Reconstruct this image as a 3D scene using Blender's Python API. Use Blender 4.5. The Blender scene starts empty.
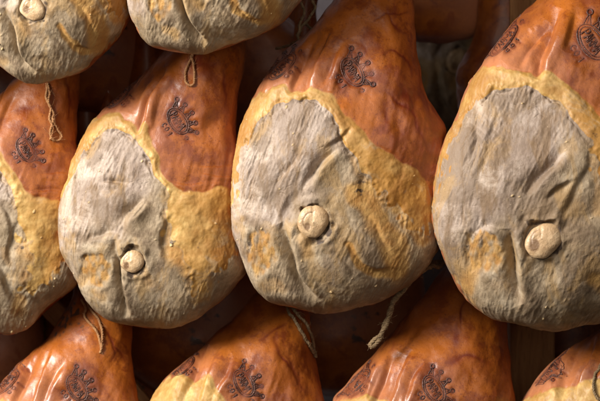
import bpy, math
import numpy as np

rng = np.random.RandomState(11)
D = 2.6          # camera distance (m)
K = 0.0012       # metres per tracing unit at the focus plane
FX, FY = 300.0, 200.5

# ------------------------------------------------------------------ noise
def make_tile(n, lo, hi, seed):
    r = np.random.RandomState(seed)
    f = np.fft.fft2(r.randn(n, n))
    k = np.fft.fftfreq(n) * n
    kk = np.sqrt(k[:, None] ** 2 + k[None, :] ** 2)
    kk[0, 0] = 1; q = kk / 15.0
    m = np.where(q < 1, q ** 1.6, q ** -2.7) * (kk < 260) / np.sqrt(kk)
    t = np.real(np.fft.ifft2(f * m))
    return (t / t.std()).astype(np.float32)
TILES = [make_tile(1024, 10, 34, s) for s in (1, 2, 3, 4, 5, 6)]    # ~ 46 texels to a feature

def noise(x, y, wl, i=0):
    """band limited noise, feature size about wl"""
    t = TILES[i % len(TILES)]
    s = 46.0 / wl
    a = x * s + 131.7 * i + 5000; b = y * s + 71.3 * i + 5000
    ia = np.floor(a).astype(np.int64); ib = np.floor(b).astype(np.int64)
    fa = a - ia; fb = b - ib
    i0 = ia & 1023; i1 = (ia + 1) & 1023; j0 = ib & 1023; j1 = (ib + 1) & 1023
    return (t[i0, j0] * (1 - fa) * (1 - fb) + t[i1, j0] * fa * (1 - fb)
            + t[i0, j1] * (1 - fa) * fb + t[i1, j1] * fa * fb)

def sstep(a, b, x):
    t = np.clip((x - a) / (b - a), 0, 1)
    return t * t * (3 - 2 * t)

# ------------------------------------------------------------------ 2-d helpers
def chaikin(p, n=2, closed=False):
    p = np.asarray(p, float)
    for _ in range(n):
        if closed:
            q = np.roll(p, -1, 0)
            p = np.stack([p * .75 + q * .25, p * .25 + q * .75], 1).reshape(-1, 2)
        else:
            q = p[1:]; o = p[:-1]
            m = np.stack([o * .75 + q * .25, o * .25 + q * .75], 1).reshape(-1, 2)
            p = np.vstack([p[:1], m, p[-1:]])
    return p

def line_dist(px, py, pts, reach=60, smooth=2):
    """distance, signed side, and 0..1 parameter along a polyline"""
    p = chaikin(pts, smooth) if smooth and len(pts) > 2 else np.asarray(pts, float)
    d = np.full(px.shape, 1e3); s = np.zeros(px.shape); a = np.zeros(px.shape)
    lo = p.min(0) - reach; hi = p.max(0) + reach
    sel = (px > lo[0]) & (px < hi[0]) & (py > lo[1]) & (py < hi[1])
    X = px[sel]; Y = py[sel]
    if X.size == 0: return d, s, a
    dd = np.full(X.shape, 1e3); ss = np.zeros(X.shape); aa = np.zeros(X.shape)
    L = np.r_[0, np.cumsum(np.hypot(*(p[1:] - p[:-1]).T))]
    for i in range(len(p) - 1):
        e = p[i + 1] - p[i]; l2 = e @ e
        if l2 < 1e-9: continue
        t = np.clip(((X - p[i, 0]) * e[0] + (Y - p[i, 1]) * e[1]) / l2, 0, 1)
        qx = X - p[i, 0] - t * e[0]; qy = Y - p[i, 1] - t * e[1]
        q = np.hypot(qx, qy); m = q < dd
        dd[m] = q[m]
        ss[m] = np.sign(e[0] * qy - e[1] * qx)[m]
        aa[m] = ((L[i] + t * math.sqrt(l2)) / L[-1])[m]
    d[sel] = dd; s[sel] = ss; a[sel] = aa
    return d, s, a

def poly_sd(px, py, poly):
    """signed distance, positive inside"""
    p = chaikin(poly, 2, True)
    q = np.roll(p, -1, 0)
    d = np.full(px.shape, 1e6); ins = np.zeros(px.shape, bool)
    for a, b in zip(p, q):
        e = b - a; l2 = e @ e
        if l2 < 1e-9: continue
        t = np.clip(((px - a[0]) * e[0] + (py - a[1]) * e[1]) / l2, 0, 1)
        d = np.minimum(d, (px - a[0] - t * e[0]) ** 2 + (py - a[1] - t * e[1]) ** 2)
        if a[1] != b[1]:
            c = ((a[1] > py) != (b[1] > py)) & (px < (b[0] - a[0]) * (py - a[1]) / (b[1] - a[1]) + a[0])
            ins ^= c
    return np.where(ins, 1, -1) * np.sqrt(d)

def pchip(x, xs, ys):
    xs = np.asarray(xs, float); ys = np.asarray(ys, float)
    h = np.diff(xs); dl = np.diff(ys) / h
    m = np.zeros(len(xs))
    for i in range(1, len(xs) - 1):
        if dl[i - 1] * dl[i] > 0:
            w1 = 2 * h[i] + h[i - 1]; w2 = h[i] + 2 * h[i - 1]
            m[i] = (w1 + w2) / (w1 / dl[i - 1] + w2 / dl[i])
    m[0] = dl[0]; m[-1] = dl[-1]
    i = np.clip(np.searchsorted(xs, x) - 1, 0, len(h) - 1)
    t = (x - xs[i]) / h[i]
    t = np.clip(t, 0, 1)
    return ((2 * t**3 - 3 * t**2 + 1) * ys[i] + (t**3 - 2 * t**2 + t) * h[i] * m[i]
            + (-2 * t**3 + 3 * t**2) * ys[i + 1] + (t**3 - t**2) * h[i] * m[i + 1])

# ------------------------------------------------------------------ scene helpers
sc = bpy.context.scene
COL = sc.collection
def link(o, parent=None):
    COL.objects.link(o)
    if parent is not None: o.parent = parent
    return o
def tag(o, label=None, cat=None, group=None, kind=None):
    if label: o['label'] = label
    if cat: o['category'] = cat
    if group: o['group'] = group
    if kind: o['kind'] = kind
    return o
def empty(name, loc):
    o = bpy.data.objects.new(name, None); o.empty_display_size = .05
    o.location = loc
    return link(o)
def mesh_obj(name, co, quads, mat, parent=None, origin=(0, 0, 0), attrs=None, normals=None, smooth=True):
    me = bpy.data.meshes.new(name)
    co = np.asarray(co, np.float32) - np.asarray(origin, np.float32)
    quads = np.asarray(quads, np.int32)
    n = len(co); f = len(quads); k = quads.shape[1]
    me.vertices.add(n); me.vertices.foreach_set('co', co.ravel())
    me.loops.add(f * k); me.loops.foreach_set('vertex_index', quads.ravel())
    me.polygons.add(f); me.polygons.foreach_set('loop_start', np.arange(0, f * k, k, dtype=np.int32))
    me.polygons.foreach_set('loop_total', np.full(f, k, np.int32))
    me.polygons.foreach_set('use_smooth', np.full(f, smooth, bool))
    me.update(calc_edges=True)
    if attrs:
        for nm, v in attrs.items():
            a = me.attributes.new(nm, 'FLOAT', 'POINT'); a.data.foreach_set('value', np.asarray(v, np.float32).ravel())
    if normals is not None:
        me.normals_split_custom_set_from_vertices(normals.astype(np.float32).tolist())
    me.materials.append(mat)
    return link(bpy.data.objects.new(name, me), parent)

# ------------------------------------------------------------------ materials
class NT:
    def __init__(s, name):
        s.m = bpy.data.materials.new(name); s.m.use_nodes = True
        s.t = s.m.node_tree; s.t.nodes.clear()
        s.out = s.n('ShaderNodeOutputMaterial'); s.b = s.n('ShaderNodeBsdfPrincipled')
        s.l(s.b.outputs[0], s.out.inputs['Surface'])
        s.oc = s.n('ShaderNodeTexCoord').outputs['Object']
    def n(s, ty): return s.t.nodes.new(ty)
    def l(s, a, b): s.t.links.new(a, b)
    def put(s, sock, v):
        if isinstance(v, bpy.types.NodeSocket): s.l(v, sock)
        elif isinstance(v, tuple) and len(v) == 3 and sock.type == 'RGBA': sock.default_value = (*v, 1)
        else: sock.default_value = v
    def attr(s, nm):
        a = s.n('ShaderNodeAttribute'); a.attribute_name = nm; return a.outputs['Fac']
    def noise(s, scale, detail=4, rough=.55, dist=0, vec=None):
        a = s.n('ShaderNodeTexNoise'); a.inputs['Scale'].default_value = scale
        a.inputs['Detail'].default_value = detail; a.inputs['Roughness'].default_value = rough
        a.inputs['Distortion'].default_value = dist
        s.l(vec or s.oc, a.inputs['Vector']); return a.outputs['Fac']
    def mp(s, sx, sy, sz, rot=(0, 0, 0)):
        a = s.n('ShaderNodeMapping'); a.inputs['Scale'].default_value = (sx, sy, sz)
        a.inputs['Rotation'].default_value = rot; s.l(s.oc, a.inputs['Vector']); return a.outputs[0]
    def mix(s, f, a, b, mode='MIX'):
        m = s.n('ShaderNodeMix'); m.data_type = 'RGBA'; m.blend_type = mode
        s.put(m.inputs[0], f); s.put(m.inputs[6], a); s.put(m.inputs[7], b); return m.outputs[2]
    def math(s, op, a, b=0.0, c=0.0):
        m = s.n('ShaderNodeMath'); m.operation = op
        s.put(m.inputs[0], a); s.put(m.inputs[1], b)
        if op in ('MULTIPLY_ADD',): s.put(m.inputs[2], c)
        return m.outputs[0]
    def rmp(s, v, a, b, c=0.0, d=1.0):
        m = s.n('ShaderNodeMapRange'); m.interpolation_type = 'SMOOTHSTEP'
        s.put(m.inputs[0], v); m.inputs[1].default_value = a; m.inputs[2].default_value = b
        m.inputs[3].default_value = c; m.inputs[4].default_value = d; return m.outputs[0]
    def bump(s, h, dist, strength=1.0, normal=None):
        b = s.n('ShaderNodeBump'); b.inputs['Distance'].default_value = dist
        b.inputs['Strength'].default_value = strength; s.put(b.inputs['Height'], h)
        if normal: s.l(normal, b.inputs['Normal'])
        return b.outputs[0]

def ham_material():
    s = NT('cured_ham')
    N1 = s.noise(14, 5, .6); N2 = s.noise(55, 5, .6); N3 = s.noise(260, 4, .6); N4 = s.noise(900, 3, .6)
    NS = s.noise(30, 5, .62, .6, s.mp(2.4, 1, .55, (0, .35, 0)))      # streaks running up the ham
    NL = s.noise(7, 3, .5)
    # rind
    skin = s.mix(s.rmp(N1, .32, .68), (.17, .037, .004), (.33, .092, .009))
    skin = s.mix(s.rmp(NL, .45, .7, 0, .7), skin, (.40, .115, .012))
    skin = s.mix(s.rmp(N2, .5, .75, 0, .5), skin, (.36, .11, .024))
    skin = s.mix(s.rmp(s.noise(30, 6, .7), .48, .62, 0, .65), skin, (.13, .020, .004))
    skin = s.mix(s.rmp(s.noise(480, 3, .6), .58, .68, 0, .5), skin, (.11, .02, .006))
    skin = s.mix(s.math('MULTIPLY', s.attr('pale'), .7), skin, (.47, .195, .095))  # lit tone of the rind mixed into its base colour
    skin = s.mix(s.rmp(NS, .56, .74, 0, .5), skin, (.20, .035, .012))
    skin = s.mix(s.rmp(N3, .62, .72, 0, .35), skin, (.17, .04, .015))
    vein = s.math('MULTIPLY', s.attr('vein'), s.rmp(N2, .2, .6, .55, 1.0))
    skin = s.mix(vein, skin, (.12, .016, .003))
    # fat rim
    fat = s.mix(s.rmp(N2, .35, .7), (.38, .21, .05), (.62, .42, .155))
    fat = s.mix(s.rmp(N1, .42, .66, 0, .8), fat, (.27, .115, .020))
    fat = s.mix(s.rmp(N3, .55, .7, 0, .45), fat, (.42, .22, .06))
    # larded cut face
    grey = s.mix(s.rmp(N1, .3, .7), (.22, .16, .12), (.43, .35, .295))
    grey = s.mix(s.rmp(NS, .46, .64, 0, .85), grey, (.19, .12, .065))
    grey = s.mix(s.rmp(s.noise(20, 6, .68, .4), .5, .68, 0, .6), grey, (.56, .465, .385))
    grey = s.mix(s.rmp(NL, .5, .7, 0, .4), grey, (.42, .30, .18))
    sm = s.noise(13, 7, .66, .5); sm2 = s.noise(17, 6, .62, .8, s.mp(1.5, 1, .8, (0, .7, 0)))
    tan = s.mix(s.rmp(N2, .3, .72), (.19, .137, .08), (.39, .305, .205))
    tan = s.mix(s.rmp(N1, .45, .7, 0, .6), tan, (.30, .195, .095))
    tan = s.mix(s.rmp(s.noise(24, 6, .68, .4), .52, .68, 0, .5), tan, (.50, .42, .31))
    grey = s.mix(s.attr('tan'), grey, tan)
    grey = s.mix(s.rmp(sm, .46, .58, 0, .68), grey, (.14, .092, .055))
    grey = s.mix(s.rmp(sm2, .52, .64, 0, .5), grey, (.36, .22, .08))
    grey = s.mix(s.rmp(N3, .60, .70, 0, .6), grey, (.16, .115, .06))
    grey = s.mix(s.rmp(s.noise(300, 3, .5), .70, .78, 0, .4), grey, (.70, .58, .40))
    stain = s.mix(s.rmp(N2, .3, .7), (.30, .135, .025), (.44, .255, .075))
    stain = s.mix(s.rmp(N3, .5, .7, 0, .45), stain, (.24, .12, .035))
    sf = s.rmp(s.math('MULTIPLY_ADD', s.math('SUBTRACT', N2, .5), .7, s.attr('stain')), .15, 1.05, 0, .88)
    grey = s.mix(sf, grey, stain)
    amb = s.mix(s.rmp(N1, .35, .65), (.24, .095, .010), (.42, .21, .04))
    fat = s.mix(s.math('MULTIPLY', s.attr('amber'), s.rmp(s.noise(22, 5, .6), .25, .55, .45, 1.0)), fat, amb)
    fat = s.mix(s.rmp(s.noise(26, 7, .7, .6), .54, .66, 0, .5), fat, (.36, .27, .165))
    base = s.mix(s.rmp(s.math('MULTIPLY_ADD', s.math('SUBTRACT', N3, .5), .3, s.attr('fat')), .15, .8), skin, fat)
    base = s.mix(s.rmp(s.math('MULTIPLY_ADD', s.math('SUBTRACT', N3, .5), .8, s.attr('grey')), .3, .7), base, grey)
    base = s.mix(s.attr('crumb'), base, (.66, .48, .24))
    dirt_shade = s.rmp(s.math('MULTIPLY_ADD', s.math('SUBTRACT', N3, .5), 1.2, s.attr('dirt_shade')), .3, .9, 0, .93)
    base = s.mix(dirt_shade, base, (.045, .028, .02))  # grime, with crease and recess shade painted in
    br = s.math('MULTIPLY', s.attr('brand'), .85)
    base = s.mix(br, base, (.105, .02, .01))
    s.l(base, s.b.inputs['Base Color'])
    # gloss: greasy rind and fat, dry face
    wet = s.math('SUBTRACT', 1.0, s.attr('grey'))
    r1 = s.math('MULTIPLY_ADD', s.noise(70, 6, .7), .55, .14)
    rough = s.math('MULTIPLY_ADD', s.attr('grey'), .10, s.math('MULTIPLY_ADD', s.attr('fat'), .16, r1))
    s.l(rough, s.b.inputs['Roughness'])
    s.l(s.math('MULTIPLY_ADD', wet, .15, .35), s.b.inputs['Specular IOR Level'])
    s.l(s.math('MULTIPLY', s.math('MULTIPLY_ADD', s.attr('fat'), -.9, 1.0), .22), s.b.inputs['Coat Weight']); s.b.inputs['Coat Roughness'].default_value = .22
    # relief
    hb = s.math('MULTIPLY_ADD', N3, .5, s.math('MULTIPLY', N4, .25))
    hb = s.math('MULTIPLY', hb, s.math('MULTIPLY_ADD', s.attr('grey'), .1, .9))
    nm = s.bump(hb, .0011, .6)
    NF = s.noise(110, 6, .62, 1.2, s.mp(1.9, 1, .75, (0, .6, 0)))
    nm = s.bump(s.math('MULTIPLY', NF, s.math('MULTIPLY_ADD', s.attr('grey'), .4, .15)), .0018, .7, nm)
    s.l(nm, s.b.inputs['Normal'])
    return s.m

def bone_material():
    s = NT('bone')
    a = s.noise(60, 5, .6); b = s.noise(220, 4, .6)
    c = s.mix(s.rmp(a, .35, .7), (.45, .30, .165), (.61, .45, .275))
    c = s.mix(s.rmp(b, .55, .7, 0, .4), c, (.36, .19, .08))
    c = s.mix(s.rmp(s.math('MULTIPLY_ADD', s.math('SUBTRACT', a, .5), .8, s.attr('pit')), .35, .75, 0, .85), c, (.13, .065, .03))
    c = s.mix(s.rmp(s.noise(45, 6, .7), .5, .64, 0, .55), c, (.27, .17, .085))
    s.l(c, s.b.inputs['Base Color']); s.b.inputs['Roughness'].default_value = .36
    s.l(s.bump(s.noise(160, 5, .6), .003, .5), s.b.inputs['Normal'])
    return s.m

def brand_material():
    s = NT('burnt_brand')
    a = s.noise(260, 4, .6); b = s.noise(900, 3)
    c = s.mix(s.rmp(a, .35, .7), (.035, .010, .007), (.12, .04, .022))
    c = s.mix(s.rmp(b, .6, .7, 0, .5), c, (.34, .16, .09))
    s.l(c, s.b.inputs['Base Color']); s.b.inputs['Roughness'].default_value = .33
    s.l(s.bump(b, .0015, .6), s.b.inputs['Normal'])
    return s.m

def cord_material(nm, c1, c2):
    s = NT(nm)
    a = s.noise(300, 5, .65); b = s.noise(1500, 3)
    s.l(s.mix(s.rmp(a, .3, .7), c1, c2), s.b.inputs['Base Color']); s.b.inputs['Roughness'].default_value = .85
    s.b.inputs['Specular IOR Level'].default_value = .2
    s.l(s.bump(b, .002, .8), s.b.inputs['Normal'])
    return s.m

def wood_material(nm, c1, c2):
    s = NT(nm)
    v = s.mp(14, 14, 1.2)
    a = s.noise(4, 6, .6, 1.5, v); b = s.noise(30, 5, .6, .4, v)
    c = s.mix(s.rmp(a, .35, .65), c1, c2)
    c = s.mix(s.rmp(b, .5, .75, 0, .6), c, tuple(x * .4 for x in c1))
    s.l(c, s.b.inputs['Base Color']); s.b.inputs['Roughness'].default_value = .7
    s.l(s.bump(b, .004, .6), s.b.inputs['Normal'])
    return s.m

def wall_material():
    s = NT('dim_plaster')
    a = s.noise(6, 6, .6); b = s.noise(60, 5, .6)
    c = s.mix(s.rmp(a, .35, .65), (.10, .085, .095), (.19, .165, .18))
    s.l(c, s.b.inputs['Base Color']); s.b.inputs['Roughness'].default_value = .9
    s.l(s.bump(b, .01, .5), s.b.inputs['Normal'])
    return s.m

MAT_HAM = ham_material(); MAT_BONE = bone_material(); MAT_BRAND = brand_material()
MAT_CORD = cord_material('hemp_twine', (.17, .11, .06), (.34, .24, .13))
MAT_CORD_PALE = cord_material('greased_twine', (.36, .16, .07), (.52, .29, .13))
MAT_WOOD = wood_material('old_wood', (.34, .15, .05), (.50, .25, .09))
MAT_WALL = wall_material()

# ------------------------------------------------------------------ the brand: five-pointed crown over an oval with PARMA
def seg(pts): return [tuple(p) for p in pts]
LET = {
 'P': [[(0, 0), (0, 1), (.65, .95), (.75, .72), (.6, .5), (0, .48)]],
 'A': [[(0, 0), (.4, 1), (.8, 0)], [(.15, .36), (.65, .36)]],
 'R': [[(0, 0), (0, 1), (.65, .95), (.75, .72), (.6, .5), (0, .48)], [(.3, .48), (.8, 0)]],
 'M': [[(0, 0), (0, 1), (.45, .35), (.9, 1), (.9, 0)]],
 'C': [[(.75, .85), (.4, 1), (.05, .7), (.05, .3), (.4, 0), (.75, .15)]],
 'O': [[(.4, 1), (.78, .7), (.78, .3), (.4, 0), (.03, .3), (.03, .7), (.4, 1)]],
 '1': [[(.15, .75), (.45, 1), (.45, 0)]],
}
def crown_strokes():
    st = []     # (polyline, radius factor)
    t = np.linspace(0, 2 * np.pi, 73)
    st.append((np.c_[100 * np.cos(t), 62 * np.sin(t)], 1.0))
    st.append((np.c_[86 * np.cos(t), 49 * np.sin(t)], .75))
    x0 = -64
    for ch, w in zip('PARMA', (24, 27, 24, 30, 27)):
        hgt = 50
        for p in LET[ch]:
            q = np.array(p, float); q[:, 0] = x0 + q[:, 0] * w; q[:, 1] = -hgt / 2 + q[:, 1] * hgt
            st.append((q, 1.15))
        x0 += w
    balls = [(-132, 74), (-70, 100), (3, 112), (75, 96), (137, 68)]
    bases = [(-98, 12, -74, 42), (-66, 47, -30, 59), (-18, 61, 20, 61), (32, 59, 68, 46), (76, 40, 99, 10)]
    for (bx, by), (ax, ay, cx, cy) in zip(balls, bases):
        tt = np.linspace(0, 2 * np.pi, 15)
        st.append((np.c_[bx + 14 * np.cos(tt), by + 14 * np.sin(tt)], .95))
        st.append((np.array([(bx - 4, by), (bx + 4, by)], float), 1.5))
        d = np.array([bx, by], float)
        for e in ((ax, ay), (cx, cy)):
            e = np.array(e, float); u = (e - d) / np.linalg.norm(e - d)
            st.append((np.array([d + u * 15, e]), .95))
        m = np.array([(ax + cx) / 2, (ay + cy) / 2]); st.append((np.array([m * .45 + d * .55, m * .8 + d * .2]), .8))
    for ch, x in (('C', -38), ('O', -4), ('1', 36)):
        for p in LET[ch]:
            q = np.array(p, float); q[:, 0] = x + q[:, 0] * 26; q[:, 1] = -112 + q[:, 1] * 34
            st.append((q, .7))
    st.append((np.array([(122, -6), (136, 2), (146, -8), (138, -20)], float), .7))
    return st
CROWN = crown_strokes()

def resample(p, step):
    p = np.asarray(p, float)
    L = np.r_[0, np.cumsum(np.hypot(*(p[1:] - p[:-1]).T))]
    n = max(2, int(L[-1] / step) + 1)
    t = np.linspace(0, L[-1], n)
    return np.c_[np.interp(t, L, p[:, 0]), np.interp(t, L, p[:, 1])]

def tube(path, rad, sides=6, twist=None):
    """closed tube around a 3-d path; returns verts, quads (end fans as degenerate-free quads)"""
    P = np.asarray(path, float); n = len(P)
    T = np.gradient(P, axis=0); T /= np.linalg.norm(T, axis=1)[:, None] + 1e-12
    up = np.array([.13, -.97, .2]); up /= np.linalg.norm(up)
    A = np.cross(T, up); A /= np.linalg.norm(A, axis=1)[:, None] + 1e-12
    B = np.cross(A, T)
    r = np.broadcast_to(np.asarray(rad, float), (n,))
    a = np.linspace(0, 2 * np.pi, sides, endpoint=False)
    V = (P[:, None] + r[:, None, None] * (np.cos(a)[None, :, None] * A[:, None] + np.sin(a)[None, :, None] * B[:, None])).reshape(-1, 3)
    i = np.arange(n - 1)[:, None] * sides; j = np.arange(sides)[None]; k = (j + 1) % sides
    Q = np.stack([i + j, i + k, i + sides + k, i + sides + j], -1).reshape(-1, 4)
    cap = []
    for base, flip in ((0, 1), ((n - 1) * sides, 0)):
        for c in range(0, sides - 2, 2):
            q = [base, base + c + 1, base + c + 2, base + (c + 3) % sides]
            cap.append(q[::-1] if flip else q)
    return V, np.vstack([Q, np.array(cap)])

def merge(parts):
    V = []; Q = []; o = 0
    for v, q in parts:
        V.append(v); Q.append(q + o); o += len(v)
    return np.vstack(V), np.vstack(Q)

# ------------------------------------------------------------------ a ham
class Ham:
    def __init__(s, f, res=1.0, vis=(-8, 409)):
        s.f = f
        yb = f['bottom'][1]; L = f['left']; R = f['right']
        ytop = L[0][0]; s.yb, s.ytop = yb, ytop
        # rings: fine where the picture shows the ham, coarse above it
        y1 = min(yb, vis[1]); y0 = max(ytop, vis[0])
        step = .62 / res
        tail = yb - np.linspace(0, 1, max(8, int(34 / res))) ** 2 * 18      # the rounded bottom
        if yb > vis[1] + 30:
            tail = yb - np.linspace(0, 1, 26) ** 2 * 40
            mid = np.linspace(tail[-1], y1, max(3, int((tail[-1] - y1) / 4)))[1:]
            vis_r = np.linspace(y1, y0, max(3, int((y1 - y0) / step)))[1:]
            ys = np.r_[tail, mid, vis_r]
        else:
            ys = np.r_[tail, np.linspace(tail[-1], y0, max(4, int((tail[-1] - y0) / step)))[1:]]
        if y0 > ytop:
            t = np.linspace(0, 1, 70)[1:]
            ys = np.r_[ys, y0 + (ytop - y0) * (1 - (1 - t) ** 1.3)]
        s.ys = ys
        phi = np.sqrt(np.maximum(yb - ys, 0))
        def side(C):
            c = sorted(C, key=lambda p: -p[0])
            return pchip(phi, [0] + [math.sqrt(yb - p[0]) for p in c], [f['bottom'][0]] + [p[1] for p in c])
        xl = side(L); xr = side(R)
        cap = np.sqrt(np.clip((ys - ytop) / 9, 0, 1)); cx = (xl + xr) / 2; w = (xr - xl) / 2 * cap
        w = np.maximum(w, .02)
        s.cx, s.w = cx, w
        # cross-section depth: round shank, flatter ham
        wm = w.max()
        yk = f['necky']
        nk = sstep(yk + 60, yk - 80, ys)
        rat = .60 + .36 * nk
        dep = rat * w
        lean = f.get('lean', 55.0) / 1.2 * sstep(yk + 60, yk - 220, ys)       # shank leans away from the viewer
        s.lean = lean
        nf = int(400 * res * min(1.0, wm / 105)); nb = int(70 * res) + 10
        th = np.r_[np.linspace(-.12, np.pi + .12, nf), np.linspace(np.pi + .12, 2 * np.pi - .12, nb + 2)[1:-1]]
        s.th = th
        TH, Y = np.meshgrid(th, ys); W = w[:, None]; CX = cx[:, None]
        PX = CX + W * np.cos(TH); PY = Y.copy()
        sn = np.sin(TH)
        pw = (.60 + .36 * nk)[:, None]
        dy = -np.sign(sn) * np.abs(sn) ** pw * dep[:, None] + lean[:, None]   # tracing units, + away
        y0m = f['y0']
        sc_ = K * (D + y0m + lean * K)[:, None] / D
        P = np.stack([(PX - FX) * sc_, y0m + dy * K, (FY - PY) * sc_ + 0 * PX], -1)
        s.front = sstep(-.35, .05, sn)
        AU = CX + W * 1.15 * (np.pi / 2 - np.mod(TH + np.pi / 2, 2 * np.pi) + np.pi / 2)     # unrolled coordinate
        AU = CX - W * 1.15 * (np.mod(TH + np.pi / 2, 2 * np.pi) - np.pi)
        N = s.normals(P)
        zz = (D + P[..., 1]) * K / D            # features sit where the bulging surface really shows them
        H, A = s.features(FX + P[..., 0] / zz, FY - P[..., 2] / zz, AU, sn)
        s.P = P + N * (H * K * s.front)[..., None]
        s.N = s.normals(s.P)
        s.A = A
    def normals(s, P):
        du = np.roll(P, -1, 1) - np.roll(P, 1, 1)
        dv = np.gradient(P, axis=0)
        n = np.cross(du, dv); l = np.linalg.norm(n, axis=-1, keepdims=True)
        n = n / (l + 1e-15)
        # outward
        c = P.mean(1, keepdims=True); sg = np.sign((n * (P - c)).sum(-1)).mean()
        return n * (1 if sg > 0 else -1)
    def features(s, px, py, au, sn):
        f = s.f; sd0 = f.get('seed', 0) * 97.0
        u = au + sd0; v = py + sd0 * .7
        wx = px + 1.2 * noise(u, v, 26, 0) + .35 * noise(u, v, 9, 1); wy = py + 1.2 * noise(u, v, 26, 2) + .35 * noise(u, v, 9, 3)
        back = sstep(.10, -.04, sn + .05 * noise(u, v, 14, 4))
        d_skin = poly_sd(wx, wy, f['fatline'])          # + inside the cut side
        d_grey = poly_sd(wx, wy, f['greyline'])
        fat = sstep(-3.5, 3.5, d_skin) * (1 - back)
        gw_ = 1.3 + 8.5 * sstep(f['necky'] + 70, f['necky'] + 150, py)
        grey = sstep(-gw_, gw_, d_grey + 4.5 * sstep(1.5, 8, gw_) * noise(u, v, 12, 2)) * (1 - back) * sstep(-.5, .5, d_skin)
        skin = 1 - np.maximum(fat, grey)
        H = np.zeros(px.shape)
        # broad lumps
        H += 1.2 * noise(u, v, 90, 5) + .30 * noise(u, v, 40, 1)
        # --- rind
        nr = .34 * noise(u, v, 22, 2) + .05 * noise(u, v, 7, 3)
        rid = noise(u * 1.0 + .35 * v, v * .22, 11, 4)
        zone = np.exp(-(np.clip(-d_skin, 0, None) / 55) ** 2)       # puckered near the cut
        nr += (.42 * (rid)) * zone * (.35 + .65 * sstep(-.2, 1.2, noise(u, v, 60, 5)))
        H += skin * (nr + .5)
        # --- fat rim: rounded roll then a crumbly drop onto the larded face
        rim = fat * (1 - grey)
        rmw = sstep(f['necky'] + 150, f['necky'] + 60, py)
        H += 1.7 * rmw * sstep(-1, 5, d_skin) * (1 - sstep(-5, 3, d_grey)) * (1 - back)
        H += rim * (.10 * noise(u, v, 7, 0) + .045 * noise(u, v, 3.2, 2) + .35 * noise(u, v, 18, 3))
        band = np.exp(-((d_grey - 1) / 6) ** 2) * (1 - back)
        crm = noise(u, v, 5.5, 5) * sstep(-.8, .8, noise(u, v, 24, 1))
        H += band * .42 * np.clip(crm, -1, 1.5)
        ck0 = np.exp(-((d_grey - 1.5 - 1.2 * noise(u, v, 12, 2)) / 1.8) ** 2) * (1 - back) * sstep(-.6, .9, noise(u, v, 26, 3)) * sstep(f['necky'] + 110, f['necky'] + 60, py)
        H -= 2.0 * ck0
        # --- larded face
        fa = f.get('flow', .5)
        fl = u + fa * v + 2.2 * noise(u, v, 90, 0); fv = v - .5 * u
        str1 = 1 - np.abs(noise(fl, fv * .20, 13, 1)); str2 = 1 - np.abs(noise(fl, fv * .28, 6.5, 2)); str3 = noise(fl, fv * .4, 3.4, 3)
        tan = poly_sd(wx, wy, f['tan']) if 'tan' in f else np.full(px.shape, -50.)
        tan = sstep(-20, 20, tan + 6 * noise(u, v, 30, 1))
        ws = 1 - .45 * tan
        H += grey * ws * (.40 * str1 + .30 * str2 + .10 * str3) * (.35 + .65 * sstep(-.7, .9, noise(u, v, 48, 2)))
        H += grey * (.10 * noise(u, v, 13, 4) + .05 * noise(u, v, 4.5, 5) + .025 * noise(u, v, 2.6, 0))
        # flaky plates in the tan part
        pl = noise(u, v, 22, 3) + .35 * noise(u, v, 8, 1)
        H += grey * tan * .25 * sstep(-.3, .3, pl) 
        dirt_shade = .45 * ck0 + grey * .55 * np.exp(-(pl / .10) ** 2) * sstep(.2, 1.3, noise(u, v, 30, 2))  # shade in the rim gap put into the colour; plate edges darkened too
        # cracks across the streaks
        ck = noise(fl * .6, fv, 12, 5)
        H -= grey * (.6 - .4 * tan) * np.exp(-(ck / .10) ** 2) * sstep(.8, 1.8, noise(u, v, 34, 4))
        stain = np.zeros(px.shape); vein = np.zeros(px.shape); pale = np.zeros(px.shape)
        # --- traced folds: (points, groove depth, groove width, ridge height, ridge offset (signed side), ridge width)
        for (pts, gd, gw, rh, ro, rw) in f.get('folds', []):
            qx = px + .8 * noise(u, v, 30, 3); qy = py + .8 * noise(u, v, 30, 4)
            d, sg, a = line_dist(qx, qy, pts, 45)
            t = np.sin(np.pi * np.clip(a, .0, 1)) ** .8 * (d < 200)
            x = d * sg * (np.sign(ro) if ro else 1)
            H -= 1.65 * t * gd * np.where(x > 0, np.exp(-(x / gw) ** 2), np.exp(-(np.abs(x) / (1.9 * gw)) ** 1.4))
            if rh:
                z = x - abs(ro)
                H += 1.1 * t * rh * np.where(z < 0, np.exp(-(z / (1.15 * rw)) ** 2), np.exp(-(z / (2.6 * rw)) ** 1.5))
            if gd > 3: dirt_shade = np.maximum(dirt_shade, t * .55 * np.exp(-(d / (gw * .5)) ** 2) * grey)  # groove shade painted along the deep folds
        for (cx, cy, rx, ry, dp) in f.get('hollows', []):
            q = np.hypot((wx - cx) / rx, (wy - cy) / ry)
            H -= dp * np.exp(-q ** 2)
        for (cx, cy, rx, ry, dp) in f.get('spots', []):      # hip-bone patch: sunken with a rough yellow floor
            q = np.hypot((wx - cx) / rx, (wy - cy) / ry)
            m = sstep(1.25, .75, q)
            H -= dp * m * (1.15 - .6 * q) ; H += .5 * np.exp(-((q - 1.2) / .25) ** 2)
            H += m * (.22 * noise(u, v, 14, 1) + .10 * noise(u, v, 5, 2))
            stain = np.maximum(stain, m * (.75 + .3 * noise(u, v, 9, 3)))
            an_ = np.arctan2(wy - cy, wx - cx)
            dirt_shade = np.maximum(dirt_shade, .6 * np.exp(-((q - .86) / .2) ** 2) * np.clip(np.cos(an_ + 2.4), 0, 1) * sstep(-1, .8, noise(u, v, 9, 2)))  # shade on the hollow's upper-left wall, painted as a dark crescent
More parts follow.
